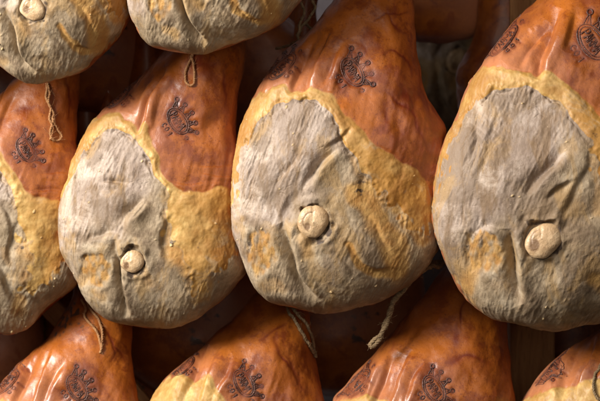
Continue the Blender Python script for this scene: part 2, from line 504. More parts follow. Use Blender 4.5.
            H -= dp * .5 * np.exp(-((q - .85) / .2) ** 2) * np.clip(np.cos(an_ + 2.6), 0, 1)
            dirt_shade = np.maximum(dirt_shade, .5 * np.exp(-((q - .95) / .16) ** 2) * sstep(.1, 1.2, noise(u, v, 10, 4)))
        for (pts, wd, st) in f.get('stains', []):
            d, sg, a = line_dist(wx, wy, pts, 40)
            stain = np.maximum(stain, st * sstep(wd * 1.9, wd * .3, d))
            H -= grey * .6 * sstep(wd * 1.5, wd * .6, d)
        for (cx, cy, rr, st) in f.get('grime', []):
            q = np.hypot(wx - cx, wy - cy) / rr
            dirt_shade = np.maximum(dirt_shade, st * sstep(1.2, .3, q) * sstep(-.4, .8, noise(u, v, 6, 2)))
        for pts, wd in f.get('veins', []):
            d, sg, a = line_dist(wx, wy, pts, 12)
            t = np.sin(np.pi * np.clip(a * .9 + .05, 0, 1)) ** .5
            vein = np.maximum(vein, skin * t * (.62 * np.exp(-(d / (wd * 1.2)) ** 2) + .42 * np.exp(-(d / (wd * 3.6)) ** 2)))
            H -= skin * t * .3 * np.exp(-(d / (wd * 2)) ** 2)
        # natural fine veins in the rind
        vn = noise(u + 6 * noise(u, v, 30, 1), v + 6 * noise(u, v, 30, 2), 46, 3)
        vein = np.maximum(vein, .22 * skin * np.exp(-(vn / .05) ** 2) * sstep(.1, 1.0, noise(u, v, 60, 4)))
        pale = skin * np.exp(-(np.clip(-d_skin - 4, 0, None) / 32) ** 2) * sstep(s.f['fatx'] + 45, s.f['fatx'] - 25, px)  # rind left of the cut painted paler, as the light falls there
        # --- bone socket
        for (bx, by, br) in f.get('bones', []):
            q = np.hypot(wx - bx, wy - by) / br
            H -= 6.0 * sstep(1.30, .92, q + .08 * noise(u, v, 12, 2))
            H += 1.5 * np.exp(-((q - 1.5) / .35) ** 2) * (.6 + .6 * noise(u, v, 16, 0))
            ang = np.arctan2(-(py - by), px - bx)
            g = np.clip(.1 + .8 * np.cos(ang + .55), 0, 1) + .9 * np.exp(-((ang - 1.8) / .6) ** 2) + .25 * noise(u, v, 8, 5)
            dirt_shade = np.maximum(dirt_shade, np.clip(g, 0, 1.1) * np.exp(-((q - 1.12) / .24) ** 4))  # mould round the bone, plus crevice shade put into the colour
        # --- the branded crowns: scorched, slightly sunk skin
        brand = np.zeros(px.shape)
        s.strokes = []
        for (cx, cy, X, Yv) in f.get('brands', []):
            X = np.array(X, float) / 115; Yv = np.array(Yv, float) / 115
            # offset in px from centre to local units
            M = np.array([[X[0], Yv[0]], [X[1], Yv[1]]]); Mi = np.linalg.inv(M)
            st = []
            for p, r in CROWN:
                q = p @ M.T + np.array([cx, cy]); st.append((q, r))
            s.strokes.append(st)
            ext = 1.8 * np.hypot(*X) * 100
            sel = (np.abs(px - cx) < ext) & (np.abs(py - cy) < ext) & (sn > 0)
            if not sel.any(): continue
            qx = px[sel]; qy = py[sel]
            pts = np.vstack([resample(q, 1.2) for q, r in st])
            d2 = np.full(qx.shape, 1e9)
            for a in pts: d2 = np.minimum(d2, (qx - a[0]) ** 2 + (qy - a[1]) ** 2)
            d = np.sqrt(d2)
            lx = Mi[0, 0] * (qx - cx) + Mi[0, 1] * (qy - cy); ly = Mi[1, 0] * (qx - cx) + Mi[1, 1] * (qy - cy)
            b = np.exp(-(d / 1.9) ** 2) * .9
            for bx_, by_ in ((-132, 74), (-70, 100), (3, 112), (75, 96), (137, 68)): b = np.maximum(b, 1.1 * np.exp(-(np.hypot(lx - bx_, ly - by_) / 17) ** 4))
            ov = sstep(1.0, .7, np.hypot(lx / 84, ly / 46))
            b = np.maximum(b, ov * .6)
            b = np.maximum(b, .42 * np.exp(-(d / 3.8) ** 2))
            brand[sel] = np.maximum(brand[sel], b)
            hh = np.zeros(qx.shape); hh -= .55 * np.exp(-(d / 2.2) ** 2); H[sel] += hh
        crumb = np.clip(grey + .6 * rim, 0, 1) * sstep(2.35, 2.9, noise(u * .8 + v * .5, v, 4.6, 4)) * sstep(.2, 1.4, noise(u, v, 40, 0))
        H += crumb * 1.3
        return H, dict(grey=grey, fat=np.maximum(fat, grey), stain=np.clip(stain, 0, 1.2) * grey, vein=vein, pale=pale,
                       tan=tan, amber=(1 - back) * sstep(s.f['fatx'] + 30, s.f['fatx'] + 85, px + 8 * noise(u, v, 40, 2)), dirt_shade=np.clip(dirt_shade, 0, 1), brand=brand * skin, crumb=crumb)
    # position and normal of the front surface at a traced point
    def at(s, px, py, lift=0.0):
        px = np.atleast_1d(np.asarray(px, float)); py = np.atleast_1d(np.asarray(py, float))
        qx, qy = px.copy(), py.copy()
        for _ in range(4):
            p, n = s.at0(qx, qy)
            zz = (D + p[:, 1]) * K / D
            qx += .9 * (px - FX - p[:, 0] / zz); qy += .9 * (py - FY + p[:, 2] / zz)
        return s.at0(qx, qy, lift)
    def at0(s, px, py, lift=0.0):
        px = np.atleast_1d(np.asarray(px, float)); py = np.atleast_1d(np.asarray(py, float))
        ys = s.ys[::-1]; idx = len(s.ys) - 1 - np.interp(py, ys, np.arange(len(ys)))
        i0 = np.clip(np.floor(idx).astype(int), 0, len(s.ys) - 2); fi = idx - i0
        cx = s.cx[i0] * (1 - fi) + s.cx[i0 + 1] * fi; w = s.w[i0] * (1 - fi) + s.w[i0 + 1] * fi
        th = np.arccos(np.clip((px - cx) / w, -.995, .995))
        jd = np.interp(th, s.th[:np.argmax(s.th > np.pi + .1)], np.arange(np.argmax(s.th > np.pi + .1)))
        j0 = np.floor(jd).astype(int); fj = jd - j0; j1 = j0 + 1
        def g(A): return (A[i0, j0] * ((1 - fi) * (1 - fj))[:, None] + A[i0 + 1, j0] * (fi * (1 - fj))[:, None]
                          + A[i0, j1] * ((1 - fi) * fj)[:, None] + A[i0 + 1, j1] * (fi * fj)[:, None])
        p = g(s.P); n = g(s.N); n /= np.linalg.norm(n, axis=1)[:, None]
        return p + n * lift, n
    def build(s, label, group, cat='ham', name='cured_ham', parts=True):
        f = s.f
        V, U = s.P.shape[:2]
        i = np.arange(V - 1)[:, None] * U; j = np.arange(U)[None]; k = (j + 1) % U
        Q = np.stack([i + j, i + U + j, i + U + k, i + k], -1).reshape(-1, 4)
        P = s.P.reshape(-1, 3); N = s.N.reshape(-1, 3)
        # orientation check
        a, b, c = P[Q[::997, 0]], P[Q[::997, 1]], P[Q[::997, 2]]
        if ((np.cross(b - a, c - a)) * N[Q[::997, 0]]).sum() < 0: Q = Q[:, ::-1]
        base = P[0]; t = tag(empty(name, base), label, cat, group)
        A = {k_: v.reshape(-1) for k_, v in s.A.items()}
        cls = np.where(A['grey'] > .5, 2, np.where(A['fat'] > .5, 1, 0))
        qc = cls[Q].max(1)
        for code, nm in ((0, 'rind'), (1, 'fat_rim'), (2, 'cut_face')):
            q = Q[qc == code]
            if len(q) == 0: continue
            used, inv = np.unique(q, return_inverse=True)
            mesh_obj(nm, P[used], inv.reshape(-1, 4), MAT_HAM, t, base, {k_: v[used] for k_, v in A.items()}, N[used])
        for (bx, by, br) in f.get('bones', []):
            s.bone(bx, by, br, t, base)
        for st in s.strokes:
            pr = []
            for q, r in st:
                q = resample(q, .8)
                if not ((q[:, 1] > -12) & (q[:, 1] < 415)).any(): continue
                p, n = s.at(q[:, 0], q[:, 1], .00012)
                kp = n[:, 1] < .12
                if kp.sum() < 3: continue
                q = q[kp]; p = p[kp]
                pr.append(tube(p, .00082 * r * f.get('brs', 1.0) * np.clip(.85 + .45 * noise(q[:, 0] * 1.0, q[:, 1] * 1.0, 14, 2), .2, 1.35), 6))
            if pr:
                v, qd = merge(pr); mesh_obj('brand_mark', v, qd, MAT_BRAND, t, base)
        return t
    def bone(s, bx, by, br, t, base):
        c, n = s.at(bx, by, 0); c = c[0]; n = n[0] * .4 + np.array([0, -1, 0]) * .6; n /= np.linalg.norm(n)
        nu, nv = 96, 60
        a = np.linspace(0, 2 * np.pi, nu, endpoint=False); b = np.linspace(0.02, np.pi - .02, nv)
        Am, Bm = np.meshgrid(a, b)
        ux = np.cross([0, 0, 1], n) * -1; ux = -ux if ux[0] < 0 else ux; ux /= np.linalg.norm(ux); uz = np.cross(ux, n)
        uz = uz if uz[2] > 0 else -uz
        tw = s.f.get('seed', 0) * 1.3 - 1.3; big = 1.0 if s.f['seed'] == 1 else 1.5
        dx = np.sin(Bm) * np.cos(Am); dz = np.sin(Bm) * np.sin(Am); dn = np.cos(Bm)
        r = br * K
        pit = np.exp(-(((dx + .42) / (.26 * big)) ** 2 + ((dz + .24 + .15 * math.sin(tw)) / (.32 * big)) ** 2)) * (dn > 0)
        rr = 1 + .085 * big * noise(dx * 10 + bx, dz * 10 + by, 24, 1) + .012 * noise(dx * 10, dz * 10 + dn * 4, 7, 2) - .16 * pit
        rho = np.hypot(dx, dz); an = np.arctan2(dz, dx) - .35 * math.sin(tw)
        arc = np.exp(-((rho - .66) / .07) ** 2) * sstep(-.2, .5, np.cos(an - 2.9)) * (dn > 0)
        rr -= .045 * arc + .07 * np.exp(-((rho - .25) / .2) ** 2) * (dn > 0); pit = np.maximum(pit, .75 * arc)
        pit = np.maximum(pit, .8 * sstep(.35, .05, dn) * sstep(.2, -.5, np.cos(an - 2.2)))
        rr -= .06 * np.exp(-((dx + .05) / .09) ** 2) * (dn > 0) * (dz > .1)
        P = c + (ux[None, None] * (dx * rr)[..., None] + uz[None, None] * (dz * rr)[..., None]) * r + n * (np.sign(dn) * np.abs(dn) ** .75 * rr)[..., None] * r * .46 + n * r * (.14 if big > 1 else .2)
        i = np.arange(nv - 1)[:, None] * nu; j = np.arange(nu)[None]; k = (j + 1) % nu
        Q = np.stack([i + j, i + nu + j, i + nu + k, i + k], -1).reshape(-1, 4)
        mesh_obj('leg_bone', P.reshape(-1, 3), Q, MAT_BONE, t, base, {'pit': pit.reshape(-1)})

# ------------------------------------------------------------------ traced hams
A_ = dict(
 y0=0.0, seed=1, necky=70, bottom=(322, 313.5), fatx=300,
 left=[(-230, 368), (-190, 366), (-150, 372), (-100, 368), (-50, 357), (0, 335), (10, 326), (20, 317), (30, 308), (40, 299), (50, 289), (60, 278), (70, 270), (80, 262), (90, 256), (107, 250), (125, 243),
       (139, 239), (155, 235.5), (175, 232.5), (205, 231), (230, 233), (245, 237.5), (265, 245), (280, 252), (290, 258), (298, 266), (305, 281), (310, 300)],
 right=[(-230, 392), (-190, 396), (-150, 398), (-100, 402), (-50, 410), (0, 413), (30, 413), (50, 414), (70, 418), (80, 420), (95, 425), (112, 436), (130, 446), (150, 450), (175, 446), (200, 442), (230, 440), (245, 437),
        (258, 430), (270, 421), (280, 411), (292, 395), (303, 375), (310, 350)],
 fatline=[(200, 60), (240, 98), (256, 95), (266, 91), (278, 85), (289, 84), (292, 94), (297, 90), (303, 90), (309, 85), (318, 90), (328, 94), (337, 101), (345, 113), (355, 121), (363, 133), (372, 143), (384, 149),
          (395, 157), (406, 164), (418, 172), (428, 183), (432, 200), (470, 215), (520, 300), (400, 400), (200, 400), (150, 200)],
 greyline=[(205, 210), (234, 205), (236, 180), (240, 162), (246, 143), (257, 124), (270, 110), (285, 104), (300, 99), (318, 102), (329, 112), (338, 126), (344, 139), (349, 150), (357, 160), (364, 170), (370, 181),
           (378, 193), (390, 204), (403, 215), (414, 228), (425, 232), (440, 222), (470, 230), (500, 300), (400, 380), (230, 380), (190, 260)],
 tan=[(330, 150), (322, 172), (306, 190), (298, 215), (290, 222), (278, 228), (262, 232), (246, 245), (238, 262), (200, 330), (400, 350), (480, 260), (440, 215), (380, 180), (352, 150)],
 bones=[(314, 222.5, 15)],
 brands=[(352.5, 72, (9.6, 15.2), (15.2, -9.6)), (282.5, 67, (14.5, -14.0), (-9, -7))],
 folds=[([(281, 222), (286, 238), (288, 252), (293, 268), (303, 286), (318, 302)], 7.5, 3.2, 3.6, -5.5, 3.6),
        ([(336, 146), (322, 164), (309, 179), (299, 191)], 4.6, 3.2, 3.2, -4.6, 3.2),
        ([(352, 128), (338, 140), (322, 150)], 1.6, 2.2, 1.2, 3, 2),
        ([(298, 192), (288, 206), (280, 222)], 2.0, 5, 1.5, 6, 4),
        ([(262, 120), (256, 150), (250, 180), (248, 214)], 1.2, 3.5, .8, 6, 4),
        ([(350, 200), (368, 216), (382, 236), (392, 262)], 1.3, 3, .8, -4, 3),
        ([(345, 238), (356, 258), (372, 274), (390, 272)], 1.7, 2.6, 1.0, -4, 2.6),
        ([(330, 250), (348, 262), (356, 276)], 1.2, 3, .8, 4, 3),
        ([(300, 150), (288, 170), (270, 190)], 1.2, 2.4, .8, -4, 3),
        ([(318, 32), (304, 54), (296, 74), (292, 97)], 4.4, 4.2, 2.6, 6, 3.5),
        ([(330, 30), (316, 54), (309, 72), (305, 92)], 2.8, 2.8, 1.8, -4.5, 2.5),
        ([(305, 44), (292, 64), (286, 84)], 1.8, 2.4, 1.0, 3.5, 2.5),
        ([(342, 42), (328, 66), (320, 88)], 1.6, 3, 1.6, -5, 4)],
 hollows=[(272, 204, 9, 12, 2.6), (291, 214, 9, 10, 3.2), (364, 185, 5, 14, 1.6), (398, 214, 8, 14, 1.6), (300, 268, 6, 10, -1.6)],
 spots=[(261, 252, 14, 23, 2.2)],
 stains=[([(358, 195), (372, 206), (378, 222), (394, 240), (396, 268)], 12, 1.15), ([(348, 244), (358, 264), (376, 276), (394, 273)], 4.5, 1.1), ([(268, 284), (280, 290)], 7, .55),
         ([(302, 240), (308, 252)], 7, .6), ([(352, 160), (364, 178)], 5, .6), ([(370, 190), (392, 200), (412, 226), (420, 236)], 8, 1.0), ([(322, 285), (345, 292)], 6, .35)],
 grime=[(363, 180, 11, .75), (360, 192, 7, .8), (299, 208, 5, .9), (327, 238, 6, .8), (250, 243, 5, .7)],
 veins=[([(372, 21), (379, 16), (389, 13), (400, 15), (408, 12)], 1.0), ([(389, 13), (395, 20), (396, 30), (404, 37)], .9), ([(384, 57), (392, 51), (399, 56), (406, 66), (411, 76)], .9), ([(396, 82), (403, 92), (409, 100), (412, 112)], 1.5),
        ([(382, 91), (396, 99), (408, 110), (415, 122), (421, 133), (427, 147)], 1.4), ([(385, 104), (386, 118), (382, 130)], 1.6), ([(392, 96), (402, 104), (411, 108)], 1.2), ([(362, 40), (368, 48), (362, 58)], 1.2)],
)
B_ = dict(
 y0=0.042, seed=2, necky=110, bottom=(155, 328.5), fatx=140,
 left=[(-170, 208), (-130, 204), (-90, 207), (-40, 204), (10, 194), (35, 180), (52, 165), (65, 152), (78, 138), (95, 119), (108, 105), (120, 95), (130, 88), (145, 80), (160, 74), (175, 70), (190, 66), (205, 62), (225, 60.5),
       (245, 62), (255, 65), (270, 72), (290, 81), (305, 91), (318, 107), (325, 128)],
 right=[(-170, 230), (-130, 236), (-90, 238), (-40, 240), (0, 244), (50, 246), (60, 245), (85, 241), (105, 238), (130, 237), (150, 241), (170, 244), (200, 243), (235, 247), (260, 250), (270, 247), (282, 238), (298, 225), (311, 207), (321, 188), (326, 172)],
 fatline=[(60, 90), (95, 122), (106, 114), (120, 110), (125, 121), (133, 122), (137, 133), (141, 122), (147, 124), (152, 143), (158, 160), (165, 175), (173, 187), (185, 191), (200, 192), (225, 189), (242, 186), (290, 180), (330, 320), (200, 400), (20, 380), (0, 200)],
 greyline=[(40, 200), (64, 198), (70, 182), (78, 166), (86, 150), (98, 136), (110, 128), (122, 131), (134, 138), (142, 148), (149, 160), (154, 172), (163, 184), (168, 196), (169, 210), (167, 222), (165, 238), (176, 250), (190, 262), (193, 276), (188, 290),
           (200, 290), (212, 276), (228, 262), (240, 246), (270, 230), (300, 320), (160, 400), (20, 340)],
 tan=[(150, 178), (146, 200), (130, 215), (120, 228), (105, 232), (86, 240), (76, 252), (66, 262), (40, 350), (200, 380), (290, 280), (260, 230), (172, 180), (160, 170)],
 bones=[(131, 261.5, 11.5)],
 brands=[(178, 121, (8.8, 14.0), (14.0, -8.8)), (119, 96, (12.5, -12.8), (-8, -6))],
 folds=[([(114, 240), (117, 262), (119, 285), (124, 305), (128, 318)], 6.5, 3, 3.2, -5, 3.4),
        ([(142, 196), (132, 208), (125, 217), (119, 228)], 4.8, 3.6, 4.2, -5.5, 3.2),
        ([(146, 200), (138, 212), (130, 220)], 1.2, 1.3, .8, -3, 1.5),
        ([(85, 240), (98, 234), (115, 232), (124, 238)], 2.4, 3.5, 1.6, 5, 4),
        ([(175, 212), (166, 225), (162, 245), (168, 262)], 1.8, 3, 1.2, 5, 4),
        ([(80, 180), (76, 200), (74, 225)], 1.2, 3, .8, 4, 4),
        ([(100, 182), (108, 178), (122, 182)], 1.5, 1.8, .8, 3, 2),
        ([(166, 68), (152, 92), (142, 112), (137, 134)], 3.4, 1.8, 1.6, -4, 3),
        ([(152, 70), (138, 92), (130, 112)], 1.6, 4, 1.6, -7, 5),
        ([(178, 76), (163, 96), (154, 116), (152, 130)], 1.4, 3, 1.8, 5, 5),
        ([(160, 178), (185, 184), (215, 180), (240, 184)], 0.4, 2, .3, 4, 2),
        ([(195, 172), (220, 176), (242, 176)], 0.35, 1.5, .25, 3, 2), ([(188, 165), (215, 166), (240, 160)], 0.3, 1.5, .2, 3, 2)],
 hollows=[(113, 181, 5, 3, 2.6), (123, 182, 4, 3, 2.0), (98, 240, 10, 7, 2.2), (172, 232, 8, 10, 2.0), (205, 252, 9, 9, 1.4)],
 spots=[(94, 270, 16, 17, 1.6)],
 stains=[([(176, 252), (192, 262), (200, 282)], 12, 1.1), ([(168, 215), (166, 236), (176, 246)], 6, .7), ([(196, 300), (206, 296)], 6, .6), ([(95, 292), (102, 298)], 6, .6), ([(86, 262), (80, 280)], 5, .6), ([(145, 270), (150, 285)], 4, .5)],
 grime=[(141, 268, 6, .9), (124, 250, 6, .6), (172, 240, 7, .7), (196, 246, 7, .5), (115, 256, 5, .6)],
 veins=[([(168, 104), (178, 102), (186, 99), (190, 97)], 1.4), ([(196, 72), (200, 66), (203, 58)], 1.2), ([(198, 68), (206, 66), (211, 64)], 1.6), ([(222, 70), (226, 90), (224, 110)], 1.2)],
)
Dm = dict(
 y0=-0.045, seed=3, necky=50, bottom=(556, 329), fatx=535,
 left=[(-260, 590), (-220, 590), (-180, 596), (-120, 592), (-60, 576), (-20, 556), (0, 538), (12, 526), (25, 512), (42, 498), (55, 488), (66, 480), (83, 469), (105, 461), (125, 452), (140, 444), (165, 436), (190, 430.5), (208, 429.5),
       (225, 432), (240, 437), (257, 445), (275, 454), (290, 461), (303, 470), (313, 483), (320, 497), (325, 522)],
 right=[(-260, 620), (-220, 630), (-180, 632), (-120, 634), (-60, 640), (0, 646), (40, 652), (80, 664), (120, 678), (180, 690), (230, 688), (270, 670), (300, 640), (315, 612), (324, 590)],
 fatline=[(420, 30), (465, 74), (480, 68), (495, 69), (510, 69), (528, 72), (536, 80), (541, 72), (548, 70), (560, 79), (575, 92), (590, 107), (605, 125), (620, 142), (650, 160), (720, 175), (760, 300), (600, 420), (400, 400), (380, 200)],
 greyline=[(400, 220), (430, 212), (434, 190), (441, 163), (453, 136), (464, 118), (478, 100), (495, 89), (515, 87), (535, 89), (550, 96), (565, 109), (578, 125), (589, 142), (597, 162), (606, 182), (640, 215), (680, 230), (740, 250), (700, 380), (500, 400), (400, 330)],
 tan=[(575, 130), (570, 152), (552, 172), (532, 190), (524, 208), (515, 222), (500, 226), (478, 232), (462, 246), (452, 268), (420, 350), (600, 380), (720, 300), (700, 200), (610, 150), (590, 130)],
 bones=[(541, 239, 16.5)],
 brands=[(592, 42, (12.4, 19.0), (19.0, -12.4)), (504, 41, (14.5, -17.5), (-8, -6))],
 folds=[([(508, 228), (511, 245), (513, 262), (516, 282), (523, 303)], 8, 4, 4, -6.5, 4.2),
        ([(566, 150), (550, 166), (536, 182), (525, 196)], 4.6, 4, 4.0, -6, 3.6),
        ([(575, 180), (560, 190), (545, 200)], 1.8, 2.4, 1.5, 4, 3),
        ([(462, 246), (472, 232), (490, 226), (508, 234)], 2.4, 4, 2.0, 5, 4),
        ([(455, 120), (448, 150), (443, 190)], 1.2, 3, .8, 5, 4),
        ([(470, 120), (478, 140), (470, 165)], 1.5, 3, .8, 5, 4),
        ([(590, 150), (585, 175), (570, 200), (560, 225)], 1.6, 4, 1.2, 6, 4),
        ([(500, 118), (488, 150), (475, 190)], 1.3, 3, .9, 6, 4),
        ([(560, 8), (549, 30), (541, 52), (536, 80)], 7.0, 6, 3.0, -9, 5),
        ([(548, 18), (532, 38), (522, 56), (517, 66)], 3.2, 4.5, 1.8, -6, 4),
        ([(578, 8), (572, 30), (565, 50)], 1.6, 4, 2.0, 6, 5),
        ([(528, 26), (512, 46), (504, 62)], 1.6, 3, 1.0, 4, 3)],
 hollows=[(526, 222, 7, 8, 2.6), (455, 215, 9, 12, 1.6), (545, 265, 5, 5, 2.0), (580, 215, 14, 10, 1.8)],
 spots=[(483, 252, 20, 21, 2.4)],
 stains=[([(480, 262), (470, 275), (466, 290)], 8, .8), ([(596, 280), (606, 290)], 8, .8), ([(596, 160), (604, 190), (598, 212)], 8, .55), ([(452, 280), (462, 296), (478, 312)], 4, .7), ([(525, 252), (528, 268)], 6, .4)],
 grime=[(556, 246, 8, .95), (532, 222, 7, .8), (454, 238, 6, .6), (592, 138, 8, .6), (462, 252, 5, .6), (545, 266, 4, .5)],
 veins=[([(600, 5), (610, 20), (612, 40)], 1.2)],
)
def mapped(F, sx, sy, ox, oy, px, py, **kw):
    """the same build of ham, set at another place and size (origin ox,oy goes to px,py)"""
    m = lambda p: (px + (p[0] - ox) * sx, py + (p[1] - oy) * sy)
    k = (sx + sy) / 2
    g = dict(F)
    g['bottom'] = m(F['bottom']); g['necky'] = py + (F['necky'] - oy) * sy; g['fatx'] = px + (F['fatx'] - ox) * sx
    for key in ('left', 'right'): g[key] = [(m((0, y))[1], m((x, 0))[0]) for y, x in F[key]]
    for key in ('fatline', 'greyline', 'tan'): g[key] = [m(p) for p in F[key]]
    g['bones'] = [(*m(b[:2]), b[2] * k) for b in F['bones']]
    g['brands'] = [(*m(b[:2]), tuple(c * k for c in b[2]), tuple(c * k for c in b[3])) for b in F['brands']]
    g['folds'] = [([m(p) for p in q[0]], q[1] * k, q[2] * k, q[3] * k, q[4] * k, q[5] * k) for q in F['folds']]
    for key in ('hollows', 'spots'): g[key] = [(*m(q[:2]), q[2] * k, q[3] * k, q[4] * k) for q in F[key]]
    g['stains'] = [([m(p) for p in q[0]], q[1] * k, q[2]) for q in F['stains']]
    g['grime'] = [(*m(q[:2]), q[2] * k, q[3]) for q in F['grime']]
    g['veins'] = [([m(p) for p in q[0]], q[1]) for q in F['veins']]
    g.update(kw)
    return g

C_ = mapped(B_, .97, 1.0, 132, 262, -20, 270, y0=.078, seed=4, bottom=(8, 335),
  left=[(-150, 60), (-100, 62), (-50, 56), (-10, 52), (30, 45), (60, 31), (78, 16), (90, 3), (105, -12), (125, -34), (150, -60), (180, -78), (210, -86), (240, -86), (270, -76), (300, -56), (320, -30), (330, -10)],
  right=[(-150, 82), (-100, 86), (-50, 84), (-10, 82), (30, 81), (60, 81), (78, 80), (100, 78), (120, 76), (140, 76), (155, 80), (175, 83), (200, 82), (230, 82), (260, 83), (278, 80), (290, 72), (302, 58), (314, 44), (324, 34), (331, 22)])
C_['brands'] = [(26, 150, (8.0, 13.0), (13.0, -8.0))]
C_['fatline'] = [(-60, 110), (-45, 130), (-15, 138), (0, 150), (8, 166), (16, 178), (24, 190), (34, 196), (50, 200), (68, 203), (84, 205), (140, 200), (170, 340), (20, 400), (-120, 380), (-140, 200)]
C_['greyline'] = [(-100, 200), (-60, 150), (-30, 145), (-8, 158), (2, 172), (8, 184), (15, 198), (20, 214), (20, 236), (30, 252), (34, 262), (24, 288), (34, 294), (50, 282), (66, 262), (76, 250), (120, 250), (140, 340), (0, 400), (-120, 340)]
C_['stains'] = [([(28, 245), (40, 262), (30, 280)], 11, .9), ([(20, 298), (18, 312)], 6, .7), ([(5, 250), (10, 262)], 5, .5)]
C_['tan'] = [(-40, 200), (22, 205), (90, 240), (90, 320), (20, 400), (-100, 330)]
C_['folds'] = C_['folds'] + [([(0, 262), (5, 280), (12, 296), (24, 306)], 2.6, 4, 2.0, 6, 5), ([(2, 200), (10, 214), (12, 236)], 1.8, 3, 1.2, 4, 3)]
C_['hollows'] = C_['hollows'] + [(12, 240, 9, 14, 2.2), (45, 268, 9, 9, 1.6)]
E_ = mapped(A_, .83, .83, 314, 222, 32, 8, y0=-.04, seed=5)
E_['bottom'] = (38, 84)
E_['left'] = [(-350, 70), (-300, 66), (-200, 48), (-150, 8), (-100, -28), (-60, -42), (-20, -42), (20, -34), (45, -20), (62, -4), (74, 8), (80, 20)]
E_['right'] = [(-350, 92), (-300, 94), (-200, 112), (-150, 120), (-100, 130), (-60, 138), (-20, 138), (0, 135), (15, 130), (30, 123), (45, 112), (60, 97), (70, 86), (75, 74), (80, 55)]
F_ = mapped(A_, .83, .80, 314, 313, 203, 54, y0=-.075, seed=6)
F_['bottom'] = (198, 54)
F_['left'] = [(-380, 240), (-330, 240), (-240, 218), (-180, 178), (-120, 142), (-80, 128), (-50, 122), (-20, 123), (0, 128), (15, 133), (28, 140), (38, 145), (45, 151), (49, 160), (52, 175)]
F_['right'] = [(-380, 262), (-330, 266), (-240, 282), (-180, 296), (-120, 318), (-80, 322), (-50, 320), (-20, 312), (-5, 305), (8, 295), (20, 284), (29, 270), (36, 254), (42, 240), (48, 225), (52, 212)]
def lower(dx, dy, left, right, seed, y0, **kw):
    g = mapped(A_, 1, 1, 0, 0, dx, dy, y0=y0, seed=seed)
    lm = [(y, x) for y, x in left]; top = lm[0][0]; bot = lm[-1][0]
    g['left'] = [(top - 150, lm[0][1] + 22), (top - 100, lm[0][1] + 14)] + lm + [(y + dy, x + dx) for y, x in A_['left'] if y + dy > bot + 8]
    rm = right; g['right'] = [(top - 150, rm[0][1] - 16), (top - 100, rm[0][1] - 10)] + rm + [(y + dy, x + dx) for y, x in A_['right'] if y + dy > rm[-1][0] + 8]
    g.update(kw); return g
G_ = lower(-277, 316, [(240, 82), (270, 78), (300, 71), (312, 64), (325, 55), (340, 44), (352, 31), (368, 18), (390, 0), (400, -9)], [(240, 128), (270, 130), (300, 133), (330, 133), (355, 131), (385, 134), (401, 138)], 7, .10)
H_ = lower(-108, 314, [(220, 290), (250, 280), (285, 263), (300, 250), (315, 237), (330, 222), (340, 211), (350, 200), (365, 181), (380, 166), (395, 155), (405, 150)], [(220, 318), (260, 314), (300, 306), (315, 308), (330, 312), (355, 315), (380, 318), (401, 323)], 8, .085)
I_ = lower(81, 318, [(200, 472), (230, 465), (262, 452), (280, 437), (305, 416), (330, 396), (352, 376), (367, 361), (385, 346), (401, 333)], [(200, 512), (250, 508), (290, 506), (320, 506), (350, 508), (375, 510), (401, 514)], 9, .055)
J_ = lower(268, 306, [(230, 660), (260, 650), (290, 634), (315, 616), (330, 601), (338, 588), (346, 575), (362, 556), (380, 541), (401, 526)], [(230, 700), (280, 700), (340, 698), (380, 700), (401, 705)], 10, .03)
G_['brands'][0] = (77, 388, (8.6, 14.2), (14.2, -8.6))
H_['brands'][0] = (244, 383, (8.0, 14.8), (14.8, -8.0)); H_['brands'][1] = (184, 366, (11, -10), (-7, -7))
I_['brands'][0] = (434, 389, (9.4, 14.6), (14.6, -9.4)); I_['brands'][1] = (358, 382, (13, -14), (-8, -6))
J_['brands'] = [(549, 371, (13, -15), (-8, -6))]
H_['veins'] = [([(262, 338), (272, 333), (282, 331), (288, 328)], 1.3), ([(276, 334), (275, 345), (282, 358), (298, 372), (301, 388)], 1.2), ([(285, 352), (292, 362), (300, 385)], 1.2)]
I_['veins'] = [([(446, 362), (456, 361), (464, 357), (478, 359), (490, 365)], 1.7), ([(458, 320), (457, 340), (456, 350)], 2.0), ([(466, 300), (462, 318), (459, 335)], .9)]
G_['veins'] = [([(100, 320), (108, 335), (112, 345), (120, 352), (126, 362)], 1.2), ([(112, 345), (116, 355), (110, 362)], 1.0)]
G_['grime'] = G_['grime'] + [(66, 322, 11, 1.3), (73, 312, 11, 1.3), (80, 326, 6, .7), (58, 332, 6, .8)]
for g in (G_, H_, I_, J_):
    g['lean'] = 70
H_['fatline'] = [(100, 380), (155, 382), (168, 377), (186, 375), (198, 381), (206, 373), (214, 384), (222, 396), (234, 412), (252, 436), (290, 465), (400, 520), (400, 700), (50, 700), (60, 450)]
I_['fatline'] = [(290, 405), (335, 404), (350, 396), (368, 394), (385, 397), (392, 404), (405, 406), (425, 425), (445, 445), (500, 480), (600, 540), (600, 720), (250, 720)]
J_['fatline'] = [(480, 400), (528, 404), (540, 393), (556, 388), (575, 385), (595, 378), (612, 388), (640, 410), (700, 470), (800, 560), (700, 720), (450, 720)]

